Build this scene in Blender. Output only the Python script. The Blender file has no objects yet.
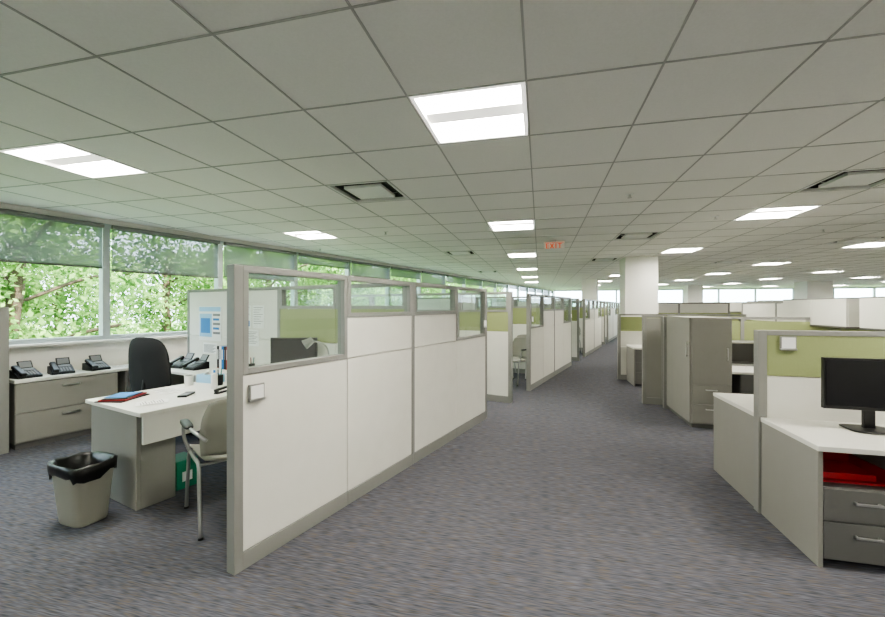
import bpy, bmesh, math, random
from mathutils import Vector, Matrix
random.seed(7)
F=400.0; CH=1.5; HC=1.14; CEIL=CH+HC
TU=math.atan2(400,222.5)
U=Vector((math.cos(TU),math.sin(TU))); V=Vector((-U.y,U.x))
TB=-math.atan2(97.5,400)
Bv=Vector((math.cos(TB),math.sin(TB))); Av=Vector((-Bv.y,Bv.x))
P0=Vector((-1.187,2.256)); C0=Vector((2.16,2.30)); LC=Vector((0.193,2.407))
TLA=0.66; TLB=0.63
FU=(P0,TU); FR=(C0,TB); FW=(Vector((0,0)),0.0)
sc=bpy.context.scene
# ---------------------------------------------------------------- materials
def lin(c):
    return tuple((x/255/12.92 if x/255<=0.04045 else ((x/255+0.055)/1.055)**2.4) for x in c)+(1.0,)
MATS={}
def mat(name,col,rough=0.5,metal=0.0,var=0.0,vscale=20,bump=0.0,bscale=200,emis=None,estr=0,spec=0.5):
    if name in MATS: return MATS[name]
    m=bpy.data.materials.new(name); m.use_nodes=True; nt=m.node_tree; N=nt.nodes; L=nt.links
    p=N['Principled BSDF']; c=lin(col)
    p.inputs['Base Color'].default_value=c; p.inputs['Roughness'].default_value=rough
    p.inputs['Metallic'].default_value=metal; p.inputs['Specular IOR Level'].default_value=spec
    tc=N.new('ShaderNodeTexCoord')
    if var>0:
        n=N.new('ShaderNodeTexNoise'); n.inputs['Scale'].default_value=vscale; n.inputs['Detail'].default_value=4
        r=N.new('ShaderNodeValToRGB')
        r.color_ramp.elements[0].color=tuple(x*(1-var) for x in c[:3])+(1,); r.color_ramp.elements[0].position=.3
        r.color_ramp.elements[1].color=tuple(min(1,x*(1+var)) for x in c[:3])+(1,); r.color_ramp.elements[1].position=.7
        L.new(tc.outputs['Object'],n.inputs['Vector']); L.new(n.outputs['Fac'],r.inputs['Fac']); L.new(r.outputs['Color'],p.inputs['Base Color'])
    if bump>0:
        n=N.new('ShaderNodeTexNoise'); n.inputs['Scale'].default_value=bscale
        b=N.new('ShaderNodeBump'); b.inputs['Strength'].default_value=bump; b.inputs['Distance'].default_value=0.002
        L.new(tc.outputs['Object'],n.inputs['Vector']); L.new(n.outputs['Fac'],b.inputs['Height']); L.new(b.outputs['Normal'],p.inputs['Normal'])
    if emis:
        p.inputs['Emission Color'].default_value=lin(emis); p.inputs['Emission Strength'].default_value=estr
    MATS[name]=m; return m
def glassmat(name,tint,diff=0.0,dcol=(128,128,128),trans=False):
    """thin single-sheet glass / fabric"""
    m=bpy.data.materials.new(name); m.use_nodes=True; nt=m.node_tree; N=nt.nodes; L=nt.links
    N.clear(); o=N.new('ShaderNodeOutputMaterial'); t=N.new('ShaderNodeBsdfTransparent'); t.inputs[0].default_value=lin(tint)
    g=N.new('ShaderNodeBsdfGlossy'); g.inputs['Roughness'].default_value=0.02
    mx=N.new('ShaderNodeMixShader'); lw=N.new('ShaderNodeLayerWeight'); lw.inputs[0].default_value=.5
    pw=N.new('ShaderNodeMath'); pw.operation='POWER'; pw.inputs[1].default_value=4; L.new(lw.outputs['Facing'],pw.inputs[0])
    ma=N.new('ShaderNodeMath'); ma.operation='MULTIPLY_ADD'; ma.inputs[1].default_value=.6; ma.inputs[2].default_value=.05; L.new(pw.outputs[0],ma.inputs[0])
    L.new(ma.outputs[0],mx.inputs[0]); L.new(t.outputs[0],mx.inputs[1]); L.new(g.outputs[0],mx.inputs[2])
    last=mx
    if diff>0:
        d=N.new('ShaderNodeBsdfDiffuse'); d.inputs[0].default_value=lin(dcol); src=d
        if trans:
            tr=N.new('ShaderNodeBsdfTranslucent'); tr.inputs[0].default_value=lin(dcol); md=N.new('ShaderNodeMixShader'); md.inputs[0].default_value=.25
            L.new(d.outputs[0],md.inputs[1]);L.new(tr.outputs[0],md.inputs[2]); src=md
        m2=N.new('ShaderNodeMixShader'); m2.inputs[0].default_value=diff
        L.new((t if diff>.3 else mx).outputs[0],m2.inputs[1]); L.new(src.outputs[0],m2.inputs[2]); last=m2
    L.new(last.outputs[0],o.inputs[0]); MATS[name]=m; return m
M_white=mat('panel_offwhite',(221,220,212),.55,var=.02,vscale=6,bump=.1,bscale=300)
M_frame=mat('frame_grey',(134,134,130),.45)
M_green=mat('fabric_green',(143,152,106),.85,var=.06,vscale=250,bump=.3,bscale=500)
M_grey=mat('laminate_grey',(138,137,131),.5,var=.015,vscale=8)
M_dgrey=mat('laminate_darkgrey',(96,96,93),.5)
M_top=mat('worktop_white',(220,219,212),.35,var=.01)
M_black=mat('black_plastic',(18,18,20),.4)
M_blackf=mat('black_fabric',(22,24,26),.85,bump=.3,bscale=400)
M_metal=mat('brushed_metal',(200,200,198),.3,1.0)
M_chrome=mat('leg_metal',(165,165,163),.35,.8)
M_screen=mat('screen_black',(20,20,23),.25)
M_tile=mat('ceiling_tile',(243,242,237),.9,var=.02,vscale=90,bump=.2,bscale=250,spec=.1)
M_tbar=mat('tbar_reveal_shadow',(184,183,180),.6)  # grid bars, greyed to carry the reveal shadow along the tile edges
M_wall=mat('wall_paint',(230,229,223),.7,var=.01)
M_wing=mat('window_frame',(176,184,186),.4,.2)
M_base=mat('rubber_base',(70,70,72),.6)
M_fix=mat('fixture_white',(238,238,235),.5)
M_lens=mat('lamp_lens',(255,255,250),.5,emis=(255,250,238),estr=50)
M_basket=mat('lamp_basket_glow',(240,240,236),.5,emis=(255,252,244),estr=.6)  # weak emission stands in for tube light on the basket and rim
M_paper=mat('paper_white',(236,236,234),.7)
M_blue=mat('print_blue',(50,120,185),.6)
M_lblue=mat('print_lightblue',(150,195,225),.6)
M_red=mat('red_plastic',(150,16,26),.45)
M_teal=mat('teal_box',(24,112,84),.55)
M_mesh=mat('chair_grey',(140,139,130),.7,bump=.3,bscale=300)
M_bin=mat('bin_taupe',(152,151,140),.5)
M_liner=mat('liner_black',(10,10,11),.28,bump=.6,bscale=25)
M_skin=mat('key_grey',(120,122,125),.5)
M_orange=mat('exit_red',(215,95,50),.5,emis=(255,95,35),estr=.3)
M_vent=mat('vent_dark',(50,50,48),.7)
M_bark=mat('bark',(86,72,56),.9,var=.3,vscale=12)
M_glass=glassmat('clear_glass',(246,251,250))
M_pglass=glassmat('partition_glass',(234,243,240),diff=.05,dcol=(215,222,218))
M_shade=glassmat('shade_mesh',(180,182,186),diff=.68,dcol=(122,122,126),trans=True)
M_leaf=bpy.data.materials.new('leaf'); M_leaf.use_nodes=True
def _leaf():
    nt=M_leaf.node_tree;N=nt.nodes;L=nt.links;N.clear()
    o=N.new('ShaderNodeOutputMaterial');d=N.new('ShaderNodeBsdfDiffuse');t=N.new('ShaderNodeBsdfTranslucent');mx=N.new('ShaderNodeMixShader')
    tc=N.new('ShaderNodeTexCoord');n=N.new('ShaderNodeTexNoise');n.inputs['Scale'].default_value=1.6
    r=N.new('ShaderNodeValToRGB');r.color_ramp.elements[0].color=lin((80,118,62));r.color_ramp.elements[0].position=.38
    r.color_ramp.elements[1].color=lin((164,200,116));r.color_ramp.elements[1].position=.64
    L.new(tc.outputs['Object'],n.inputs['Vector']);L.new(n.outputs['Fac'],r.inputs['Fac'])
    L.new(r.outputs[0],d.inputs[0]);L.new(r.outputs[0],t.inputs[0]);mx.inputs[0].default_value=.4
    L.new(d.outputs[0],mx.inputs[1]);L.new(t.outputs[0],mx.inputs[2]);L.new(mx.outputs[0],o.inputs[0])
_leaf()
# carpet
M_carpet=bpy.data.materials.new('carpet'); M_carpet.use_nodes=True
def _carpet():
    nt=M_carpet.node_tree;N=nt.nodes;L=nt.links;p=N['Principled BSDF'];p.inputs['Roughness'].default_value=.95;p.inputs['Specular IOR Level'].default_value=.1
    tc=N.new('ShaderNodeTexCoord');mp=N.new('ShaderNodeMapping');mp.inputs['Rotation'].default_value=(0,0,-TB)
    L.new(tc.outputs['Object'],mp.inputs['Vector'])
    def noise(sx,sy,det=3):
        m2=N.new('ShaderNodeMapping');m2.inputs['Scale'].default_value=(sx,sy,1);L.new(mp.outputs[0],m2.inputs[0])
        n=N.new('ShaderNodeTexNoise');n.inputs['Scale'].default_value=1;n.inputs['Detail'].default_value=det;L.new(m2.outputs[0],n.inputs['Vector']);return n
    n1=noise(14,170,0); n2=noise(10,170,0); n4=noise(3,80,0)
    r=N.new('ShaderNodeValToRGB');e=r.color_ramp.elements
    e[0].position=.28;e[0].color=lin((60,61,68));e[1].position=.72;e[1].color=lin((102,103,112))
    av=N.new('ShaderNodeMix');av.inputs[0].default_value=.3;L.new(n1.outputs['Fac'],av.inputs[2]);L.new(n4.outputs['Fac'],av.inputs[3])
    L.new(av.outputs[0],r.inputs['Fac'])
    r2=N.new('ShaderNodeValToRGB');r2.color_ramp.elements[0].position=.57;r2.color_ramp.elements[1].position=.68
    L.new(n2.outputs['Fac'],r2.inputs['Fac'])
    mx=N.new('ShaderNodeMix');mx.data_type='RGBA';mx.inputs['B'].default_value=lin((102,92,78))
    ml=N.new('ShaderNodeMath');ml.operation='MULTIPLY';ml.inputs[1].default_value=.6;L.new(r2.outputs[0],ml.inputs[0])
    L.new(ml.outputs[0],mx.inputs['Factor']);L.new(r.outputs[0],mx.inputs['A'])
    L.new(mx.outputs['Result'],p.inputs['Base Color'])
    b=N.new('ShaderNodeBump');b.inputs['Strength'].default_value=.15;b.inputs['Distance'].default_value=.002
    L.new(n1.outputs['Fac'],b.inputs['Height']);L.new(b.outputs[0],p.inputs['Normal'])
_carpet()
M_grass=mat('grass',(120,150,84),.95,var=.35,vscale=3)

# ---------------------------------------------------------------- mesh builder
class MB:
    def __init__(s): s.v=[];s.f=[];s.m=[];s.sm=[];s.mats=[]
    def mi(s,m):
        if m not in s.mats: s.mats.append(m)
        return s.mats.index(m)
    def add(s,vs,fs,m,smooth=False,T=None):
        o=len(s.v); k=s.mi(m)
        for q in vs:
            q=Vector(q); s.v.append(tuple(T@q) if T else tuple(q))
        for f in fs: s.f.append([o+i for i in f]); s.m.append(k); s.sm.append(smooth)
    def box(s,x0,x1,y0,y1,z0,z1,m,T=None):
        vs=[(x,y,z) for x in(x0,x1) for y in(y0,y1) for z in(z0,z1)]
        fs=[(0,1,3,2),(4,6,7,5),(0,4,5,1),(2,3,7,6),(0,2,6,4),(1,5,7,3)]
        s.add(vs,fs,m,False,T)
    def pane(s,x0,x1,y,z0,z1,m):
        s.add([(x0,y,z0),(x1,y,z0),(x1,y,z1),(x0,y,z1)],[(0,1,2,3)],m)
    def prism(s,poly,z0,z1,m,T=None):
        n=len(poly); vs=[(p[0],p[1],z0) for p in poly]+[(p[0],p[1],z1) for p in poly]
        fs=[tuple(range(n-1,-1,-1)),tuple(range(n,2*n))]+[(i,(i+1)%n,n+(i+1)%n,n+i) for i in range(n)]
        s.add(vs,fs,m,False,T)
    def cyl(s,p0,p1,r0,r1=None,m=None,seg=16,T=None):
        if r1 is None: r1=r0
        p0=Vector(p0);p1=Vector(p1);d=(p1-p0).normalized();a=d.orthogonal().normalized();b=d.cross(a)
        vs=[];
        for p,r in((p0,r0),(p1,r1)):
            for i in range(seg):
                t=2*math.pi*i/seg; vs.append(p+a*r*math.cos(t)+b*r*math.sin(t))
        s.add(vs,[(i,(i+1)%seg,seg+(i+1)%seg,seg+i) for i in range(seg)],m,True,T)
        s.add(vs[:seg],[tuple(range(seg-1,-1,-1))],m,False,T); s.add(vs[seg:],[tuple(range(seg))],m,False,T)
    def tube(s,pts,r,m,seg=10,T=None,sub=6):
        P=[Vector(p) for p in pts]
        if sub>1 and len(P)>2:
            Q=[]
            for i in range(len(P)-1):
                a=P[max(i-1,0)];b=P[i];c=P[i+1];d=P[min(i+2,len(P)-1)]
                for k in range(sub):
                    t=k/sub; Q.append(.5*((2*b)+(c-a)*t+(2*a-5*b+4*c-d)*t*t+(3*b-a-3*c+d)*t**3))
            Q.append(P[-1]); P=Q
        vs=[];n=len(P);a=None
        for i,p in enumerate(P):
            d=(P[min(i+1,n-1)]-P[max(i-1,0)]).normalized()
            a=d.orthogonal().normalized() if a is None else (a-d*a.dot(d)).normalized()
            b=d.cross(a)
            for j in range(seg):
                t=2*math.pi*j/seg; vs.append(p+a*r*math.cos(t)+b*r*math.sin(t))
        fs=[(i*seg+j,i*seg+(j+1)%seg,(i+1)*seg+(j+1)%seg,(i+1)*seg+j) for i in range(n-1) for j in range(seg)]
        fs+= [tuple(range(seg-1,-1,-1)),tuple((n-1)*seg+j for j in range(seg))]
        s.add(vs,fs,m,True,T)
    def pad(s,cx,cy,cz,sx,sy,sz,m,e=4,T=None,nu=28,nv=14,bend=None):
        def sp(w,p): return math.copysign(abs(w)**p,w)
        vs=[]
        for i in range(nv+1):
            ph=-math.pi/2+math.pi*i/nv
            for j in range(nu):
                th=2*math.pi*j/nu
                x=sx*sp(math.cos(ph),2/e)*sp(math.cos(th),2/e);y=sy*sp(math.cos(ph),2/e)*sp(math.sin(th),2/e);z=sz*sp(math.sin(ph),.8)
                q=Vector((cx+x,cy+y,cz+z)); vs.append(bend(q) if bend else q)
        fs=[(i*nu+j,i*nu+(j+1)%nu,(i+1)*nu+(j+1)%nu,(i+1)*nu+j) for i in range(nv) for j in range(nu)]
        s.add(vs,fs,m,True,T)
    def sheet(s,fn,nu,nv,th,m,T=None):
        g=[[fn(i/nu,j/nv) for j in range(nv+1)] for i in range(nu+1)]
        vs=[];W=nv+1
        nr=[]
        for i in range(nu+1):
            for j in range(nv+1):
                a=g[min(i+1,nu)][j]-g[max(i-1,0)][j]; b=g[i][min(j+1,nv)]-g[i][max(j-1,0)]
                nr.append(a.cross(b).normalized()); vs.append(g[i][j])
        n0=len(vs); vs=[q+k*th/2 for q,k in zip(vs,nr)]+[q-k*th/2 for q,k in zip(vs,nr)]
        fs=[]
        for i in range(nu):
            for j in range(nv):
                a=i*W+j; fs.append((a,a+W,a+W+1,a+1)); fs.append((n0+a,n0+a+1,n0+a+W+1,n0+a+W))
        for i in range(nu):
            fs.append((i*W,n0+i*W,n0+(i+1)*W,(i+1)*W)); fs.append((i*W+nv,(i+1)*W+nv,n0+(i+1)*W+nv,n0+i*W+nv))
        for j in range(nv):
            fs.append((j,j+1,n0+j+1,n0+j)); a=nu*W+j; fs.append((a,n0+a,n0+a+1,a+1))
        s.add(vs,fs,m,True,T)
    def obj(s,name,fr=FW,loc=(0,0,0),rot=0,bevel=0.0):
        me=bpy.data.meshes.new(name); me.from_pydata(s.v,[],s.f)
        for m in s.mats: me.materials.append(m)
        me.polygons.foreach_set('material_index',s.m); me.polygons.foreach_set('use_smooth',s.sm); me.update()
        bm=bmesh.new(); bm.from_mesh(me); bmesh.ops.recalc_face_normals(bm,faces=bm.faces); bm.to_mesh(me); bm.free()
        o=bpy.data.objects.new(name,me); sc.collection.objects.link(o); place(o,fr,loc,rot)
        if bevel>0:
            b=o.modifiers.new('bevel','BEVEL'); b.width=bevel; b.segments=2; b.limit_method='ANGLE'; b.angle_limit=math.radians(50)
        return o
def place(o,fr,loc,rot=0):
    org,th=fr; c,s_=math.cos(th),math.sin(th)
    o.location=(org.x+c*loc[0]-s_*loc[1],org.y+s_*loc[0]+c*loc[1],loc[2]); o.rotation_euler=(0,0,th+rot)
def dup(o,fr,loc,rot=0):
    n=o.copy(); n.name=o.name.split('.')[0]; sc.collection.objects.link(n); place(n,fr,loc,rot); return n

# ---------------------------------------------------------------- room shell
def LP(u): return P0+U*u+V*4.2
L0=LP(-6); L1=LP(25); R1=L1+Bv*19; R0=L0+Bv*((R1-L0).dot(Bv))
quad=[L0,R0,R1,L1]
b=MB(); b.prism([(q.x,q.y) for q in quad],-.2,0,M_carpet); b.obj('floor')
def clip(poly,Q):
    out=poly
    for i in range(4):
        a=Q[i]; d=Q[(i+1)%4]-a; nrm=Vector((-d.y,d.x)); inp=out; out=[]
        for k in range(len(inp)):
            p=inp[k]; q=inp[(k+1)%len(inp)]; sp=(p-a).dot(nrm); sq=(q-a).dot(nrm)
            if sp>=0: out.append(p)
            if (sp>=0)!=(sq>=0): out.append(p+(q-p)*(sp/(sp-sq)))
        if not out: return out
    return out
def inside(p,mg=.5):
    for i in range(4):
        a=quad[i]; d=(quad[(i+1)%4]-a).normalized()
        if (p-a).dot(Vector((-d.y,d.x)))<mg: return False
    return True
def cell(i,j): return LC+Bv*(i*TLB)+Av*(j*TLA)
fix=set(); 
for i in range(-20,50,5):
    for j in range(-15,50,5):
        if inside(cell(i,j),.55): fix.add((i,j))
vents={(-2,2),(-2,9),(5,3),(9,9),(3,12),(-7,9),(3,7),(14,7),(14,12),(-2,16),(8,14)}
vents={c for c in vents if inside(cell(*c),.5) and c not in fix}
b=MB()
for i in range(-30,60):
    for j in range(-25,60):
        if (i,j) in fix or (i,j) in vents: continue
        c=cell(i,j); hb=Bv*(TLB/2); ha=Av*(TLA/2)
        pl=clip([c-hb-ha,c+hb-ha,c+hb+ha,c-hb+ha],quad)
        if len(pl)>2: b.add([(p.x,p.y,CEIL) for p in pl],[tuple(range(len(pl)-1,-1,-1))],M_tile)
ceil=b.obj('ceiling')
b=MB()
def bar(p,d,w=.012):
    ts=[]
    for i in range(4):
        a=quad[i]; e=quad[(i+1)%4]-a; den=d.x*e.y-d.y*e.x
        if abs(den)<1e-9: continue
        t=((a-p).x*e.y-(a-p).y*e.x)/den; s_=((a-p).x*d.y-(a-p).y*d.x)/den
        if -1e-6<=s_<=1+1e-6: ts.append(t)
    if len(ts)>=2 and max(ts)-min(ts)>.1:
        q0=p+d*(min(ts)+.01); q1=p+d*(max(ts)-.01); n=Vector((-d.y,d.x))*w
        b.prism([(q0-n)[:],(q1-n)[:],(q1+n)[:],(q0+n)[:]],CEIL-.004,CEIL+.004,M_tbar)
for i in range(-30,60): bar(cell(i+.5,0),Av,.005)
for j in range(-25,60): bar(cell(0,j+.5),Bv,.005)
b.obj('trim_ceiling_grid')
b=MB(); cc=(quad[0]+quad[2])/2
b.prism([((q+(q-cc).normalized()*.35).x,(q+(q-cc).normalized()*.35).y) for q in quad],CEIL+.16,CEIL+.3,M_dgrey); b.obj('sky_block_slab')  # unseen slab over the tiles, added to keep sky and sun from leaking in
# troffer
b=MB(); hx=TLB/2-.010; hy=TLA/2-.010
b.box(-hx,hx,-hy,-hy+.02,-.004,.10,M_basket); b.box(-hx,hx,hy-.02,hy,-.004,.10,M_basket)
b.box(-hx,-hx+.02,-hy+.02,hy-.02,-.004,.10,M_basket); b.box(hx-.02,hx,-hy+.02,hy-.02,-.004,.10,M_basket)
b.box(-hx+.02,hx-.02,-hy+.02,hy-.02,.09,.10,M_fix)
for s_ in(-1,1):
    y0=s_*.065; y1=s_*(hy-.022)
    lo,hi=min(y0,y1),max(y0,y1)
    n=6; vs=[]
    for k in range(n+1):
        t=k/n; y=lo+(hi-lo)*t; z=.075-.05*math.sin(math.pi*t)
        vs+=[(-hx+.022,y,z),(hx-.022,y,z)]
    b.add(vs,[(2*k,2*k+1,2*k+3,2*k+2) for k in range(n)],M_lens,True)
b.box(-hx+.02,hx-.02,-.065,.065,.02,.088,M_basket)
first=None
for (i,j) in sorted(fix):
    c=cell(i,j)
    if first is None: first=b.obj('recessed_ceiling_light',FW,(c.x,c.y,CEIL),TB)
    else:
        dup(first,FW,(c.x,c.y,CEIL),TB)
# vents
b=MB(); 
b.box(-hx,hx,-hy,-hy+.02,-.004,.08,M_fix); b.box(-hx,hx,hy-.02,hy,-.004,.08,M_fix)
b.box(-hx,-hx+.02,-hy,hy,-.004,.08,M_fix); b.box(hx-.02,hx,-hy,hy,-.004,.08,M_fix)
b.box(-hx+.02,hx-.02,-hy+.02,hy-.02,.075,.08,M_vent)
for k,(r,z) in enumerate(((.275,.03),(.25,.02))):
    w=.02
    for q in range(4):
        T=Matrix.Rotation(q*math.pi/2,4,'Z'); b.box(-r,r,r-.008,r,z-.01,z+.03,M_vent,T)
b.box(-.19,.19,-.19,.19,-.006,.02,M_fix)
first=None
for (i,j) in sorted(vents):
    c=cell(i,j)
    if first is None: first=b.obj('air_vent',FW,(c.x,c.y,CEIL),TB)
    else: dup(first,FW,(c.x,c.y,CEIL),TB)
# sprinklers
b=MB(); b.cyl((0,0,-.006),(0,0,0),.04,.04,M_fix,20); b.cyl((0,0,-.035),(0,0,-.006),.01,.01,M_metal,8); b.cyl((0,0,-.04),(0,0,-.035),.02,.02,M_metal,12)
first=None
for (i,j) in((-3,5),(1,7),(4,5),(-6,7),(7,7),(2,3)):
    c=cell(i,j)
    if first is None: first=b.obj('sprinkler_head',FW,(c.x,c.y,CEIL-.001),TB)
    else: dup(first,FW,(c.x,c.y,CEIL-.001),TB)

# walls with windows
SILL=1.08; WTOP=2.58
FLw=(LP(0),TU)
FFw=(L1,TB)
def window_wall(side,fr,x0,x1,first_m,sp,sill,shades):
    b=MB(); b.box(x0,x1,0,.2,-.2,sill,M_wall); b.box(x0,x1,0,.2,WTOP,CEIL+.16,M_wall); b.obj('wall_'+side,fr)
    b=MB(); b.box(x0,x1,-.10,0,sill-.03,sill,M_top); b.obj('trim_sill_'+side,fr,bevel=.004)
    b=MB(); b.box(x0,x1,-.012,0,0,.1,M_base); b.obj('baseboard_'+side,fr)
    k=first_m
    while k<x1:
        a=max(k,x0); e=min(k+sp,x1)
        if e-a>.1:
            b=MB(); w=.04; y0,y1=.02,.13
            b.box(a,a+w,y0,y1,sill,WTOP,M_wing); b.box(e-w,e,y0,y1,sill,WTOP,M_wing)
            b.box(a+w,e-w,y0,y1,sill,sill+.05,M_wing); b.box(a+w,e-w,y0,y1,WTOP-.05,WTOP,M_wing)
            b.pane(a+w,e-w,.075,sill+.05,WTOP-.05,M_glass)
            window_wall.n+=1; b.obj('window_%d'%window_wall.n,fr)
            if shades:
                zb=2.02+random.choice([0,0,.0,.03,-.03]) if k<3.5 else 2.34+random.choice([0,.05,-.1])
                b=MB(); b.pane(a+.05,e-.05,.011,zb,WTOP-.03,M_shade); b.box(a+.05,e-.05,.003,.018,zb-.025,zb,M_dgrey)
                b.cyl((a+.045,-.02,WTOP-.035),(e-.045,-.02,WTOP-.035),.028,.028,M_frame,12)
                b.obj('roller_shade',fr)
        k+=sp
window_wall.n=0
window_wall('left',FLw,-6,25,-.5-1.53*4,1.53,SILL,True)
window_wall('far',FFw,0,19,0,1.9,1.0,False)
def solid(side,p,q):
    d=(q-p); L=d.length; th=math.atan2(d.y,d.x)
    b=MB(); b.box(0,L,-.2,0,-.2,CEIL+.16,M_wall); b.obj('wall_'+side,(p,th))
    b=MB(); b.box(0,L,0,.012,0,.1,M_base); b.obj('baseboard_'+side,(p,th))
solid('back',L0,R0); solid('right',R0,R1)
# columns
def column(px,Y,w,rot=TB):
    X=(px-442.5)/F*Y; b=MB(); b.box(-w/2,w/2,-w/2,w/2,0,CEIL-.002,M_wall)
    for a in range(4):
        T=Matrix.Rotation(a*math.pi/2,4,'Z'); b.box(-w/2-.01,w/2+.01,-w/2-.01,-w/2,0,.1,M_base,T)
    b.obj('support_column',FW,(X,Y,0),rot,bevel=.01)
column(638,9.3,.68); column(590,16.2,.55,TU); column(813,18,.95); column(693,21,.7)
# exit sign
b=MB(); b.box(-.2,.2,-.03,.03,-.03,0,M_fix); b.box(-.19,.19,-.005,.005,-.17,-.03,M_paper)
def letter(strokes,x):
    for (x0,x1,z0,z1) in strokes: b.box(x+x0,x+x1,-.009,.009,z0-.16,z1-.16,M_orange)
letter([(0,.014,0,.11),(0,.055,0,.014),(0,.05,.048,.062),(0,.055,.096,.11)],-.155)
for s_ in(-1,1):
    T=Matrix.Translation((-.045,0,-.105))@Matrix.Rotation(s_*.5,4,'Y'); b.box(-.008,.008,-.009,.009,-.06,.06,M_orange,T)
letter([(0,.016,0,.11)],.02); letter([(0,.07,.096,.11),(.028,.042,0,.11)],.065)
b.box(-.17,.17,-.02,.02,-.034,-.028,M_orange)
ex=b.obj('exit_sign',FW,(1.93,6.9,CEIL-.006),TB); ex.scale=(.9,.9,.75)

# ---------------------------------------------------------------- partitions
T_=.07
def partition(fr,loc,rot,panels,H,name='cubicle_partition',start=True,end=True,plate=None):
    b=MB(); h=T_/2; x=0
    if start: b.box(-.01,.045,-h,h,0,H,M_frame)
    n=len(panels)
    for k,(w,tiles,post) in enumerate(panels):
        x0=x; x1=x+w
        l=x0+(.045 if (k==0 and start) else (.022 if panels[k-1][2] and k>0 else .002)); r=x1-(.022 if post else .002)
        if k==n-1: r=x1-(.045 if end else 0)
        if post and k<n-1: b.box(x1-.022,x1+.022,-h,h,0,H,M_frame)
        b.box(l,r,-h,h,0,.10,M_frame); b.box(l,r,-h,h,H-.035,H,M_frame)
        for (z0,z1,kind) in tiles:
            if kind=='glass':
                fw=.035
                b.box(l,l+fw,-h,h,z0,z1,M_frame);b.box(r-fw,r,-h,h,z0,z1,M_frame);b.box(l+fw,r-fw,-h,h,z0,z0+fw,M_frame);b.box(l+fw,r-fw,-h,h,z1-.006,z1,M_frame)
                b.pane(l+fw,r-fw,0,z0+fw,z1-.006,M_pglass)
            else:
                m={'white':M_white,'green':M_green,'grey':M_grey}[kind]
                b.box(l+.002,r-.002,-h+.006,h-.006,z0+.0025,z1-.0025,m)
        x=x1
    if end: b.box(x-.045,x,-h,h,0,H,M_frame)
    return b.obj(name,fr,loc,rot,bevel=.0025)
HL=1.74; HG=HL-.035
TALL=[(.10,1.11,'white'),(1.11,HG,'glass')]
SHORT=[(.10,1.11,'white'),(1.11,1.42,'white'),(1.42,HG,'glass')]
G1=[(.905,TALL,False),(.905,SHORT,True),(.905,SHORT,False),(.905,TALL,True)]
XG=[(.10,.74,'white'),(.74,1.11,'white'),(1.11,1.48,'green'),(1.48,HG,'glass')]
XB=[(.10,1.11,'white'),(1.11,HG,'white')]
PER=5.6
XX=[(.10,1.11,'white'),(1.11,1.42,'green'),(1.42,HG,'glass')]
for k in range(4):
    s_=PER*k
    partition(FU,(s_,0,0),0,G1,HL)
    partition(FU,(s_+1.81,.036,0),math.pi/2,[(.90,XG,False),(.90,XG,True),(.95,XB,False),(.95,XB,True)],HL,start=False)
    partition(FU,(s_+4.60,-.035,0),math.pi/2,[(.92,XX,True),(.90,XX,True),(.95,XX,False),(.95,XX,True)],HL)
def plate(fr,loc,rot):
    b=MB(); b.box(-.05,.05,-.012,0,-.05,.05,M_frame); b.box(-.042,.042,-.016,-.012,-.035,.042,M_paper); b.box(-.05,.05,-.02,-.012,-.05,-.036,M_metal)
    return b.obj('name_plate',fr,loc,rot,bevel=.002)
plate(FU,(.125,-.0355,1.0),0)
for k in range(4):
    plate(FU,(3.52+PER*k,-.0355,1.28),0)
    if k: plate(FU,(.1+PER*k,-.0355,1.28),0)
partition(FU,(.0,3.77,0),math.pi/2,[(.42,[(.10,1.46,'grey')],False)],1.5)

# ---------------------------------------------------------------- furniture
def handle(b,xc,zc,y,w=.14,T=None):
    b.box(xc-w/2,xc+w/2,y-.028,y-.018,zc-.007,zc+.007,M_metal,T)
    for s_ in(-1,1): b.box(xc+s_*(w/2-.01)-.006,xc+s_*(w/2-.01)+.006,y-.02,y,zc-.007,zc+.007,M_metal,T)
def drawers(b,x0,x1,yf,yb,z0,zs,m=M_grey,T=None,hw=.14):
    b.box(x0,x1,yf+.02,yb,z0,zs[-1],m,T)
    for a,e in zip(zs[:-1],zs[1:]):
        b.box(x0+.003,x1-.003,yf,yf+.019,a+.003,e-.003,m,T); handle(b,(x0+x1)/2,e-.07,yf,hw,T)
b=MB(); drawers(b,0,.90,0,.40,.06,[.07,.38,.695],M_grey,hw=.16); b.box(.01,.89,.03,.39,0,.06,M_dgrey); b.obj('lateral_file_cabinet',FU,(.08,3.78,0),bevel=.002)
b=MB(); b.box(0,1.66,0,.42,.70,.735,M_top); b.box(1.0,1.02,.05,.42,0,.70,M_grey); b.box(1.64,1.66,.05,.42,0,.70,M_grey); b.obj('window_counter',FU,(.075,3.77,0),bevel=.003)
b=MB()
b.box(0,1.12,0,.89,.71,.74,M_top)
b.box(.03,.055,.12,.86,0,.71,M_grey)
b.box(.055,.30,.12,.145,0,.71,M_grey)
b.box(.03,1.10,.02,.045,.50,.71,M_top)
b.obj('peninsula_desk',FU,(.05,1.14,0),bevel=.003)
b=MB(); b.box(0,.58,0,3.3,.71,.74,M_top); b.box(.0,.56,3.24,3.27,0,.71,M_grey); b.box(0,.56,.02,.05,0,.71,M_grey)
T=Matrix.Translation((.02,1.0,0))@Matrix.Rotation(-math.pi/2,4,'Z'); drawers(b,-.2,.2,0,.5,.03,[.04,.24,.44,.70],T=T)
b.obj('corner_worktop',FU,(1.185,.3,0),bevel=.003)
b=MB(); b.box(-.08,.08,-.10,.10,0,.22,M_teal); b.box(-.085,.085,-.105,.105,.20,.235,M_teal); b.box(-.04,.04,-.108,-.104,.06,.14,M_paper); b.obj('storage_box',FU,(.48,1.44,0),bevel=.004)

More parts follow.
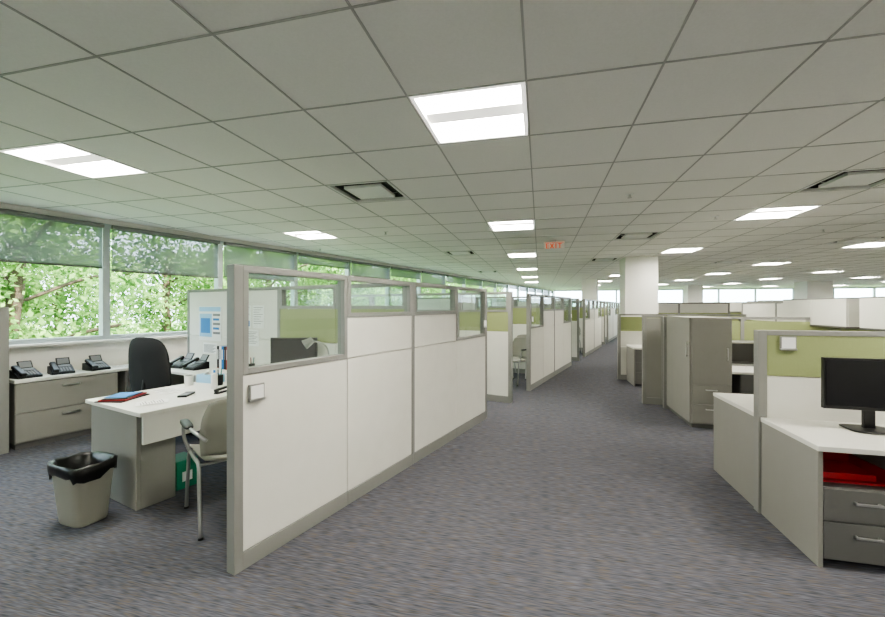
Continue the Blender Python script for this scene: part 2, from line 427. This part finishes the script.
def phone():
    b=MB(); 
    prof=[(-.10,0),(.10,0),(.10,.085),(.06,.09),(-.10,.025)]
    vs=[(-.10,y,z) for y,z in prof]+[(.10,y,z) for y,z in prof]; n=5
    b.add(vs,[tuple(range(n)),tuple(range(2*n-1,n-1,-1))]+[(i,(i+1)%n,n+(i+1)%n,n+i) for i in range(n)],M_black)
    T=Matrix.Translation((0,-.02,.06))@Matrix.Rotation(math.atan2(.065,.16),4,'X')
    b.pad(-.065,0,.030,.024,.10,.013,M_black,T=T); b.pad(-.065,-.08,.022,.028,.028,.022,M_black,T=T); b.pad(-.065,.08,.022,.028,.028,.022,M_black,T=T)
    b.box(-.02,.08,.03,.075,.003,.008,M_skin,T)
    for i in range(4):
        for j in range(4): b.box(-.02+i*.025,-.003+i*.025,-.075+j*.022,-.06+j*.022,.003,.009,M_skin,T)
    Tm=Matrix.Translation((.03,.06,.09))@Matrix.Rotation(math.radians(60),4,'X'); b.box(-.06,.06,0,.09,-.008,.006,M_black,Tm); b.box(-.05,.05,.01,.08,.006,.008,M_skin,Tm)
    return b
pb=phone(); ph=pb.obj('desk_phone',FU,(.20,3.93,.736),.15,bevel=.003)
dup(ph,FU,(.50,3.95,.736),-.1); dup(ph,FU,(.82,3.93,.736),.1)
dup(ph,FU,(1.42,3.2,.741),-1.4); dup(ph,FU,(1.42,2.88,.741),-1.5)
def monitor(w=.55,h=.33,lift=.14):
    b=MB(); b.pad(0,.06,.008,.13,.10,.008,M_black,e=5); b.box(-.03,.03,.06,.085,.01,lift+h*.6,M_black)
    b.box(-w/2,w/2,0,.03,lift,lift+h,M_black); b.box(-w/2+.012,w/2-.012,-.003,.001,lift+.02,lift+h-.012,M_screen)
    b.pad(0,.035,lift+h/2,.12,.025,.1,M_black)
    return b
mon=monitor().obj('computer_monitor',FR,(.515,.36,.701),-.04,bevel=.003)
monitor(.5,.3,.13).obj('computer_monitor',FU,(1.58,1.35,.741),-math.pi/2+.5,bevel=.003)
def keyboard(fr,loc,rot):
    b=MB(); b.box(-.21,.21,-.07,.07,0,.014,M_black)
    for r in range(5):
        for c in range(14): b.box(-.2+c*.0286,-.175+c*.0286,-.062+r*.025,-.042+r*.025,.014,.021,M_blackf)
    return b.obj('keyboard',fr,loc,rot,bevel=.001)
keyboard(FU,(1.32,1.75,.741),-math.pi/2); 
b=MB(); b.box(-.15,.15,-.11,.11,0,.008,M_black); b.box(-.14,.15,-.10,.10,.009,.018,M_red,Matrix.Rotation(.15,4,'Z')); b.box(-.13,.13,-.09,.09,.019,.026,M_black,Matrix.Rotation(.25,4,'Z')); b.box(-.10,.11,-.08,.08,.027,.030,M_blue,Matrix.Rotation(.1,4,'Z'))
b.obj('notebook_stack',FU,(.22,1.80,.741),.5)
b=MB(); b.box(-.035,.035,-.085,.085,0,.016,M_black); b.box(-.03,.03,-.078,.02,.0162,.0175,M_skin); b.obj('remote_control',FU,(.54,1.46,.741),-.9,bevel=.003)
b=MB(); b.cyl((0,0,0),(0,0,.13),.028,.028,M_fix); b.cyl((0,0,.13),(0,0,.15),.028,.012,M_fix); b.cyl((0,0,.15),(0,0,.175),.010,.010,M_blue); b.box(-.01,.035,-.008,.008,.175,.188,M_fix); b.obj('sanitizer_bottle',FU,(.82,1.52,.741),0)
b=MB(); b.cyl((0,0,0),(0,0,.10),.035,.038,M_black)
for k in range(5):
    a=k*1.3; b.cyl((.01*math.cos(a),.01*math.sin(a),.02),(.03*math.cos(a),.03*math.sin(a),.17),.004,.004,[M_blue,M_red,M_fix,M_black,M_teal][k],8)
pc=b.obj('pen_cup',FU,(1.60,2.08,.741)); dup(pc,FU,(.95,1.66,.741))
def papers(fr,loc,rot,w,h,m=M_paper):
    b=MB()
    for k in range(4): b.box(-w/2,w/2,-h/2,h/2,k*.0015,k*.0015+.001,m,Matrix.Rotation(k*.12,4,'Z'))
    for r in range(9): b.box(-w/2+.02,w/2-.02-.03*(r%3),-h/2+.03+r*h/11,-h/2+.036+r*h/11,.0056,.0062,M_skin,Matrix.Rotation(.36,4,'Z'))
    b.obj('paper_stack',fr,loc,rot)
papers(FU,(1.36,2.25,.741),.3,.22,.3); papers(FU,(.57,1.80,.741),-.3,.2,.28); papers(FU,(.26,1.42,.741),.9,.16,.2); papers(FU,(1.12,3.95,.736),.1,.22,.28)
b=MB(); b.box(-.07,.07,-.018,.018,0,.012,M_black); b.box(-.07,.075,-.016,.016,.028,.045,M_black,Matrix.Rotation(-.06,4,'Y')); b.box(-.07,-.045,-.014,.014,.01,.04,M_black); b.obj('stapler',FU,(.75,1.30,.741),.3,bevel=.003)
b=MB(); b.box(-.06,.06,-.12,.12,0,.08,M_lblue); b.box(-.03,.03,-.07,.07,.08,.081,M_fix); b.sheet(lambda u,v: Vector(((u-.5)*.07,(v-.5)*.09+.01*math.sin(9*u),.078+.05*math.sin(math.pi*v)*(.6+.4*math.sin(7*u)))),8,8,.001,M_paper); b.obj('tissue_box',FU,(1.0,1.88,.741),.2,bevel=.003)
b=MB(); b.box(-.045,.045,-.07,.07,0,.014,M_black); b.box(-.035,.035,.035,.06,.014,.017,M_skin)
for i in range(4):
    for j in range(4): b.box(-.036+i*.019,-.022+i*.019,-.06+j*.022,-.045+j*.022,.014,.018,M_skin)
b.obj('calculator',FU,(1.02,1.36,.741),-.5,bevel=.002)
b=MB(); b.cyl((0,0,0),(0,0,.02),.08,.07,M_black,20); b.tube([(0,0,.02),(0,0,.25),(.05,0,.38),(.18,0,.42)],.008,M_metal); b.cyl((.16,0,.43),(.24,0,.38),.03,.05,M_metal,16); b.obj('desk_lamp',FU,(1.6,.85,.741),math.pi*.75)
b=MB()
for k in range(6): 
    b.box(k*.045,k*.045+.04,-.10,.10,0,.28,[M_black,M_paper,M_blue,M_black,M_red,M_paper][k])
    b.box(k*.045+.012,k*.045+.028,-.102,-.10,.12,.24,M_paper if k%2==0 else M_skin)
b.obj('binder_row',FU,(1.655,2.68,.741),-math.pi/2,bevel=.002)
b=MB()
for z in (0,.07,.14):
    b.box(-.13,.13,-.17,.17,z,z+.005,M_black); b.box(-.13,-.125,-.17,.17,z,z+.05,M_black); b.box(.125,.13,-.17,.17,z,z+.05,M_black); b.box(-.13,.13,.165,.17,z,z+.05,M_black)
    b.box(-.11,.11,-.15,.15,z+.006,z+.02,M_paper)
for sx in(-1,1):
    for sy in(-1,1): b.cyl((sx*.127,sy*.165,0),(sx*.127,sy*.165,.17),.005,.005,M_black,8)
b.obj('document_tray',FU,(1.5,.55,.741),-1.5)
b=MB(); b.cyl((0,0,0),(0,0,.095),.036,.040,M_fix,24); b.tube([(.038,0,.075),(.065,0,.07),(.065,0,.03),(.038,0,.022)],.005,M_fix,8); b.cyl((0,0,.09),(0,0,.0955),.034,.034,M_black,20); b.obj('coffee_mug',FU,(.80,1.90,.741),1)
def pinned(name,v,z,w,h,kind):
    b=MB(); b.box(-w/2,w/2,-.004,0,-h/2,h/2,M_paper)
    if kind=='cal':
        b.box(-w/2+.01,w/2-.01,-.0055,-.004,h/2-.07,h/2-.01,M_lblue)
        b.box(-w/2+.02,w*.1,-.0055,-.004,-h/2+.05,h/2-.1,M_lblue); b.box(-w/2+.05,w*.02,-.0065,-.0055,-h/2+.1,h/2-.16,M_blue)
        for r in range(5): b.box(w*.15,w/2-.02-.02*(r%2),-.0055,-.004,h/2-.13-r*.06,h/2-.10-r*.06,M_blue if r%2 else M_skin)
    else:
        for r in range(8): b.box(-w/2+.02,w/2-.02-.03*(r%3),-.0055,-.004,h/2-.03-r*h/10,h/2-.024-r*h/10,M_skin)
        if kind=='b': b.box(-w/2+.015,w/2-.015,-.006,-.004,-h/2+.02,-h/2+.09,M_blue)
    return b.obj(name,FU,(1.81-.0315,v,z),-math.pi/2)
pinned('wall_poster',3.2,1.28,.5,.46,'cal')
for v,z,w,h,kk in((2.72,1.40,.21,.28,'n'),(2.45,1.38,.21,.28,'b'),(2.2,1.38,.21,.28,'n'),(2.62,1.15,.28,.16,'b'),(2.3,1.12,.21,.2,'n'),(3.2,.95,.3,.14,'n')): pinned('pinned_note',v,z,w,h,kk)

def office_chair():
    b=MB()
    for k in range(5):
        a=k*2*math.pi/5+.3; c,s_=math.cos(a),math.sin(a)
        b.tube([(.03*c,.03*s_,.11),(.16*c,.16*s_,.095),(.30*c,.30*s_,.07)],.018,M_black,8)
        b.cyl((.30*c-.02*s_,.30*s_+.02*c,.03),(.30*c+.02*s_,.30*s_-.02*c,.03),.03,.03,M_black,12)
    b.cyl((0,0,.08),(0,0,.24),.028,.028,M_black); b.cyl((0,0,.24),(0,0,.42),.018,.018,M_metal); b.box(-.12,.1,-.09,.09,.40,.435,M_black)
    b.pad(.02,0,.47,.25,.25,.045,M_blackf,e=4)
    def bk(q):
        x,y,z=q; return Vector((-.25+z*1.0+.5*y*y-.12*(x+.3)*1.0*.6,y*(1-.25*max(0,(x))),.86+x))
    b.pad(0,0,0,.33,.28,.035,M_blackf,e=3.6,bend=lambda q: bk((q.x,q.y,q.z)))
    b.tube([(-.08,0,.42),(-.26,0,.44),(-.30,0,.56),(-.28,0,.75)],.022,M_black,10)
    for s_ in(-1,1):
        b.tube([(-.02,s_*.2,.43),(-.02,s_*.31,.46),(-.02,s_*.31,.64)],.014,M_black,8); b.pad(.03,s_*.31,.66,.13,.04,.017,M_black)
    return b
oc=office_chair().obj('office_chair',FW,(-2.98,4.38,0),math.radians(74))
dup(oc,FU,(3.2,1.8,0),1.0); dup(oc,FU,(8.6,1.6,0),1.3)

def guest_chair():
    b=MB()
    def seat(u,v):
        x=-.23+.46*u; y=(v-.5)*(.46-.04*(1-u)); z=.455+.03*((v-.5)*2)**2-.03*math.sin(u*math.pi)*.5-.05*max(0,u-.8)*2
        return Vector((x,y,z))
    b.sheet(seat,12,10,.016,M_mesh)
    def back(u,v):
        y=(v-.5)*(.44+.04*math.sin(u*math.pi)-.10*max(0,u-.75)*2); x=-.22-.12*u+.09*((v-.5)*2)**2*.9-.02*math.sin(u*3); z=.49+.40*u-.03*((v-.5)*2)**4*(u>.5)
        return Vector((x,y,z))
    b.sheet(back,14,12,.014,M_mesh)
    for s_ in(-1,1):
        b.tube([(.24,s_*.25,.0),(.20,s_*.245,.30),(.17,s_*.24,.435),(.0,s_*.24,.44),(-.17,s_*.24,.435),(-.22,s_*.245,.3),(-.30,s_*.25,0)],.0125,M_chrome,10)
        b.tube([(.15,s_*.24,.44),(.17,s_*.275,.55),(.14,s_*.28,.655),(-.02,s_*.28,.67),(-.20,s_*.26,.66),(-.27,s_*.21,.62)],.012,M_chrome,10)
        b.pad(.03,s_*.28,.678,.13,.03,.016,M_black)
        b.cyl((.24,s_*.25,0),(.24,s_*.25,.012),.018,.018,M_black,12); b.cyl((-.30,s_*.25,0),(-.30,s_*.25,.012),.018,.018,M_black,12)
    b.cyl((.17,-.24,.435),(.17,.24,.435),.011,.011,M_chrome,10); b.cyl((-.17,-.24,.435),(-.17,.24,.435),.011,.011,M_chrome,10)
    return b
gc=guest_chair().obj('guest_chair',FU,(.44,.68,0),math.radians(70))
dup(gc,FU,(6.25,.48,0),math.pi*.9); dup(gc,FU,(6.95,.6,0),math.pi*.95)
dup(gc,FU,(11.9,.55,0),math.pi*.9)

# waste bin
b=MB(); seg=32
def rr(t,sx,sy,e=4):
    c,s_=math.cos(t),math.sin(t); return (sx*math.copysign(abs(c)**(2/e),c),sy*math.copysign(abs(s_)**(2/e),s_))
levels=[(.14,.105,0),(.145,.11,.01),(.185,.145,.36),(.19,.15,.365),(.19,.15,.38),(.175,.135,.38),(.14,.10,.02)]
vs=[(*rr(2*math.pi*j/seg,sx,sy),z) for sx,sy,z in levels for j in range(seg)]
fs=[(i*seg+j,i*seg+(j+1)%seg,(i+1)*seg+(j+1)%seg,(i+1)*seg+j) for i in range(len(levels)-1) for j in range(seg)]+[tuple(range(seg-1,-1,-1)),tuple((len(levels)-1)*seg+j for j in range(seg))]
b.add(vs,fs,M_bin,True)
levels=[(.196,.156,.315),(.20,.16,.345),(.202,.162,.395),(.19,.15,.405),(.17,.13,.39),(.15,.11,.30),(.10,.07,.16)]
vs=[]
for li,(sx,sy,z) in enumerate(levels):
    for j in range(seg):
        t=2*math.pi*j/seg; x,y=rr(t,sx,sy); w=random.uniform(-.018,.018) if li==0 else random.uniform(-.005,.005); k=1+random.uniform(-.02,.025)
        vs.append((x*k,y*k,z+w+(.02*math.sin(3*t) if li==0 else .006*math.sin(2*t))))
fs=[(i*seg+j,i*seg+(j+1)%seg,(i+1)*seg+(j+1)%seg,(i+1)*seg+j) for i in range(len(levels)-1) for j in range(seg)]+[tuple((len(levels)-1)*seg+j for j in range(seg))]
b.add(vs,fs,M_liner,True)
wb=b.obj('waste_bin',FW,(-2.54,2.83,0),math.radians(-20)); wb.scale=(.92,.92,1.05)

# ------------------------------------------------------------- right side workstations
HR=1.33; HRG=HR-.03
RG=[(.10,.68,'white'),(.68,1.00,'white'),(1.00,HRG,'green')]
partition(FR,(0,.66,0),0,[(1.2,RG,True),(1.2,RG,True)],HR)
plate(FR,(.17,.66-.0355,1.24),0)
def right_desk(loc,dpt=.62,L=1.9,red=True):
    b=MB()
    b.box(0,L,0,dpt,.67,.70,M_top)
    b.box(.005,.03,.01,dpt,0,.67,M_grey)
    drawers(b,.03,.44,.01,.55,.04,[.05,.27,.46],M_dgrey,hw=.13)
    b.box(.44,.46,.01,dpt-.02,0,.67,M_grey); b.box(.03,.44,.54,.56,.46,.67,M_dgrey)
    b.box(L-.03,L-.005,.01,dpt,0,.67,M_grey)
    return b.obj('workstation_desk',FR,loc,bevel=.0025)
right_desk((0,0,0))
b=MB(); b.box(0,.34,0,.3,0,.012,M_red); b.box(0,.012,0,.3,.012,.09,M_red); b.box(.328,.34,0,.3,.012,.09,M_red); b.box(.012,.328,.288,.3,.012,.09,M_red); b.box(.03,.3,.03,.25,.013,.05,M_red); b.obj('letter_tray',FR,(.06,.10,.461),bevel=.002)
b=MB(); b.box(0,1.9,0,.74,.68,.71,M_top); b.box(.005,.03,0,.74,0,.68,M_grey); b.box(.03,.45,.72,.735,.04,.68,M_grey); b.box(1.87,1.895,0,.74,0,.68,M_grey)
b.obj('workstation_desk',FR,(.0,.70,0),bevel=.0025)
def tower(fr,loc,w=.46,d=.95,h=1.37,front=True):
    b=MB(); b.box(0.02,w,.02,d,.05,h,M_grey); b.box(.03,w-.02,.04,d-.02,0,.05,M_dgrey)
    for a,e in((.06,.30),(.30,.54)):
        b.box(.022,w-.003,0,.019,a+.003,e-.003,M_grey); handle(b,w/2,e-.06,0,.13)
    b.box(.022,w-.003,0,.019,.543,h-.003,M_grey); b.box(w-.06,w-.048,-.025,-.015,.85,1.0,M_metal)
    b.box(0,.019,.022,d-.003,.06,h-.003,M_grey); b.box(-.028,-.018,.06,.072,.88,1.06,M_metal)
    b.box(-.02,0,.06,.072,.88,.9,M_metal); b.box(-.02,0,.06,.072,1.04,1.06,M_metal)
    b.box(w-.06,w-.048,-.02,0,.85,.86,M_metal); b.box(w-.06,w-.048,-.02,0,.99,1.0,M_metal)
    return b.obj('storage_tower',fr,loc,0,bevel=.004)
dF=Vector((3.07,4.96))-C0; tx,ty=dF.dot(Bv),dF.dot(Av)
tower(FR,(tx,ty,0))
partition(FR,(tx-.02,ty+1.0,0),0,[(1.0,RG,True),(1.2,RG,True)],1.36)
b=MB(); b.box(0,1.6,0,.9,.68,.71,M_top); b.box(1.57,1.595,0,.7,0,.68,M_grey); drawers(b,.1,.5,.02,.6,.04,[.05,.27,.46,.68],M_dgrey); b.obj('workstation_desk',FR,(tx+.47,ty+.03,0),bevel=.0025)
b=MB(); b.box(0,1.0,0,.33,0,.02,M_grey); b.box(0,.02,0,.33,.02,.30,M_grey); b.box(.98,1.0,0,.33,.02,.3,M_grey); b.box(0.02,.98,.31,.33,.02,.3,M_dgrey)
b.box(0,1.0,0,.33,.3,.32,M_grey)
b.obj('open_shelf',FR,(tx+.6,ty+.60,.711),bevel=.002)
SP=[(.10,1.0,'white'),(1.0,1.25,'green'),(1.25,1.56,'white')]
partition(FR,(2.42,.5,0),math.pi/2,[(1.2,SP,True)]*5,1.6)
def overhead(fr,loc,rot,L=1.2):
    b=MB(); b.box(0,L,0,.34,0,.02,M_dgrey); b.box(0,L,.02,.34,.02,.36,M_white); 
    for k in range(2): b.box(k*L/2+.003,(k+1)*L/2-.003,0,.019,.022,.357,M_white)
    b.box(0,L,0,.34,.36,.375,M_frame)
    return b.obj('overhead_cabinet',fr,loc,rot,bevel=.002)
overhead(FR,(2.04,4.4,1.24),-math.pi/2,1.3); overhead(FR,(2.04,2.9,1.24),-math.pi/2,1.3)
d3=Vector((3.62,7.55))-C0; ax,ay=d3.dot(Bv),d3.dot(Av)
b=MB(); b.box(0,1.6,0,.7,.70,.73,M_top); b.box(0,.02,.02,.7,0,.7,M_grey); drawers(b,.02,.42,.0,.6,.04,[.05,.27,.46,.70],M_dgrey); b.box(1.57,1.595,0,.7,0,.7,M_grey); b.obj('workstation_desk',FR,(ax,ay,0),bevel=.0025)
partition(FR,(ax-.15,ay+.75,0),0,[(1.1,RG,True),(1.2,RG,True)],1.36)
partition(FR,(ax-.15-.02,ay-1.40,0),0,[(.3,[(.1,1.33,'grey')],False)],1.37)
def cub(x,y,n,H,rot=0,kind=None):
    Ht=H-.035
    t=kind or [(.10,.74,'white'),(.74,1.11,'white'),(1.11,1.4,'green'),(1.4,Ht,'glass')]
    partition(FR,(x,y,0),rot,[(1.2,t,True)]*n,H)
t2=[(.10,1.0,'white'),(1.0,1.34,'green'),(1.34,1.625,'white')]
t3=[(.10,1.0,'white'),(1.0,1.325,'green')]
for gx in range(3):
    for gy in range(4):
        x=3.9+gx*4.4; y=1.5+gy*4.1
        cub(x,y,3,1.66,0,t2 if (gx+gy)%2 else None); cub(x+1.8,y+.04,2,1.66,math.pi/2,t2); 
        cub(x+.3,y+1.9,1,1.36,0,t3); cub(x+2.2,y+1.9,1,1.36,0,t3)
        overhead(FR,(x+.2,y-.385,1.3),0,1.4)
        b=MB(); b.box(0,1.5,0,.65,.70,.73,M_top); b.box(0,.02,0,.65,0,.7,M_grey); drawers(b,.02,.42,0,.6,.04,[.05,.27,.46,.70],M_dgrey); b.box(1.48,1.5,0,.65,0,.7,M_grey); b.obj('workstation_desk',FR,(x+.1,y-.70,0))
for (x,y) in((.9,9.3),(1.6,12.6),(2.4,16.2)):
    cub(x,y,2,1.62,0,t2); cub(x+1.2,y+.04,2,1.5,math.pi/2,t3+[(1.325,1.465,'white')])

# ------------------------------------------------------------- outdoors
import numpy as np
rng=np.random.default_rng(3)
GZ=-1.6
def tree_mesh(name,nleaf,H,R):
    b=MB(); b.tube([(0,0,0.08),(.1,.05,H*.35),(.0,.1,H*.6),(.1,0,H*.85)],.11,M_bark,8)
    b.cyl((0,0,0.002),(0,0,.12),.2,.12,M_bark,12)
    for k in range(9):
        a=k*2.4; z=H*(.25+.06*k); c,s_=math.cos(a),math.sin(a); b.tube([(0,0.05,z),(c*R*.45,s_*R*.45,z+.5),(c*R*.85,s_*R*.85,z+.7)],.035,M_bark,6)
    nb=70; bc=[]
    while len(bc)<nb:
        p=rng.uniform(-1,1,3)
        if p@p<1: bc.append(p*np.array([R,R,H*.44])+np.array([0,0,H*.56]))
    bc=np.array(bc); idx=rng.integers(0,nb,nleaf); C=bc[idx]+rng.normal(0,.28,(nleaf,3)); C[:,2]=np.maximum(C[:,2],.2)
    d=rng.normal(0,1,(nleaf,3)); d/=np.linalg.norm(d,axis=1)[:,None]; e=np.cross(d,rng.normal(0,1,(nleaf,3))); e/=np.linalg.norm(e,axis=1)[:,None]
    s1=rng.uniform(.05,.09,nleaf)[:,None]; q=np.stack([C-d*s1,C+e*s1*.5,C+d*s1,C-e*s1*.5],1).reshape(-1,3)
    o=len(b.v); b.v+= [tuple(x) for x in q]; k=b.mi(M_leaf)
    for i in range(nleaf): b.f.append([o+4*i,o+4*i+1,o+4*i+2,o+4*i+3])
    b.m+=[k]*nleaf; b.sm+=[False]*nleaf
    me=bpy.data.meshes.new(name); me.from_pydata(b.v,[],b.f)
    for m in b.mats: me.materials.append(m)
    me.polygons.foreach_set('material_index',b.m); me.update(); o=bpy.data.objects.new(name,me); sc.collection.objects.link(o); return o
t0=tree_mesh('tree',12000,6.2,2.1)
pos=[(x*2.9-4+random.uniform(-.5,.5),9.4+random.uniform(-.6,1.0)) for x in range(12)]+[(x*4.6-6+random.uniform(-.6,.6),13.6+random.uniform(-.8,1)) for x in range(9)]
place(t0,FU,(pos[0][0],pos[0][1],GZ))
for p in pos[1:]:
    t=dup(t0,FU,(p[0],p[1],GZ),random.uniform(0,6)); s_=random.uniform(.85,1.05); t.scale=(s_,s_,s_)
for k in range(7):
    t=dup(t0,FFw,(1+k*4,7+random.uniform(0,3),GZ),random.uniform(0,6)); t.scale=(.8,.8,.55)
b=MB(); b.box(-60,80,-60,80,GZ-.2,GZ,M_grass); b.obj('lawn',FW)

# ------------------------------------------------------------- light
w=bpy.data.worlds.new('world'); sc.world=w; w.use_nodes=True; N=w.node_tree.nodes; bg=N['Background']
bg.inputs[0].default_value=(.76,.90,1.0,1); bg.inputs[1].default_value=7.0
sd=bpy.data.lights.new('sun','SUN'); sd.energy=17; sd.angle=.02; sd.color=(1,.96,.88)
so=bpy.data.objects.new('sun',sd); sc.collection.objects.link(so)
dirv=Vector((V.x,V.y,-1.0)).normalized(); so.rotation_euler=dirv.to_track_quat('-Z','Y').to_euler(); so.location=(0,0,12)
cd=bpy.data.cameras.new('camera'); cd.sensor_width=36; cd.lens=F/885*36; cd.clip_start=.05; cd.clip_end=300
co=bpy.data.objects.new('camera',cd); sc.collection.objects.link(co); co.location=(0,0,CH); co.rotation_euler=(math.radians(90),0,0); cd.shift_y=-.0017
sc.camera=co
sc.view_settings.view_transform='AgX'
for lk in ('AgX - Medium High Contrast','Medium High Contrast'):
    try: sc.view_settings.look=lk; break
    except Exception as e: print(e)
sc.view_settings.exposure=0.68
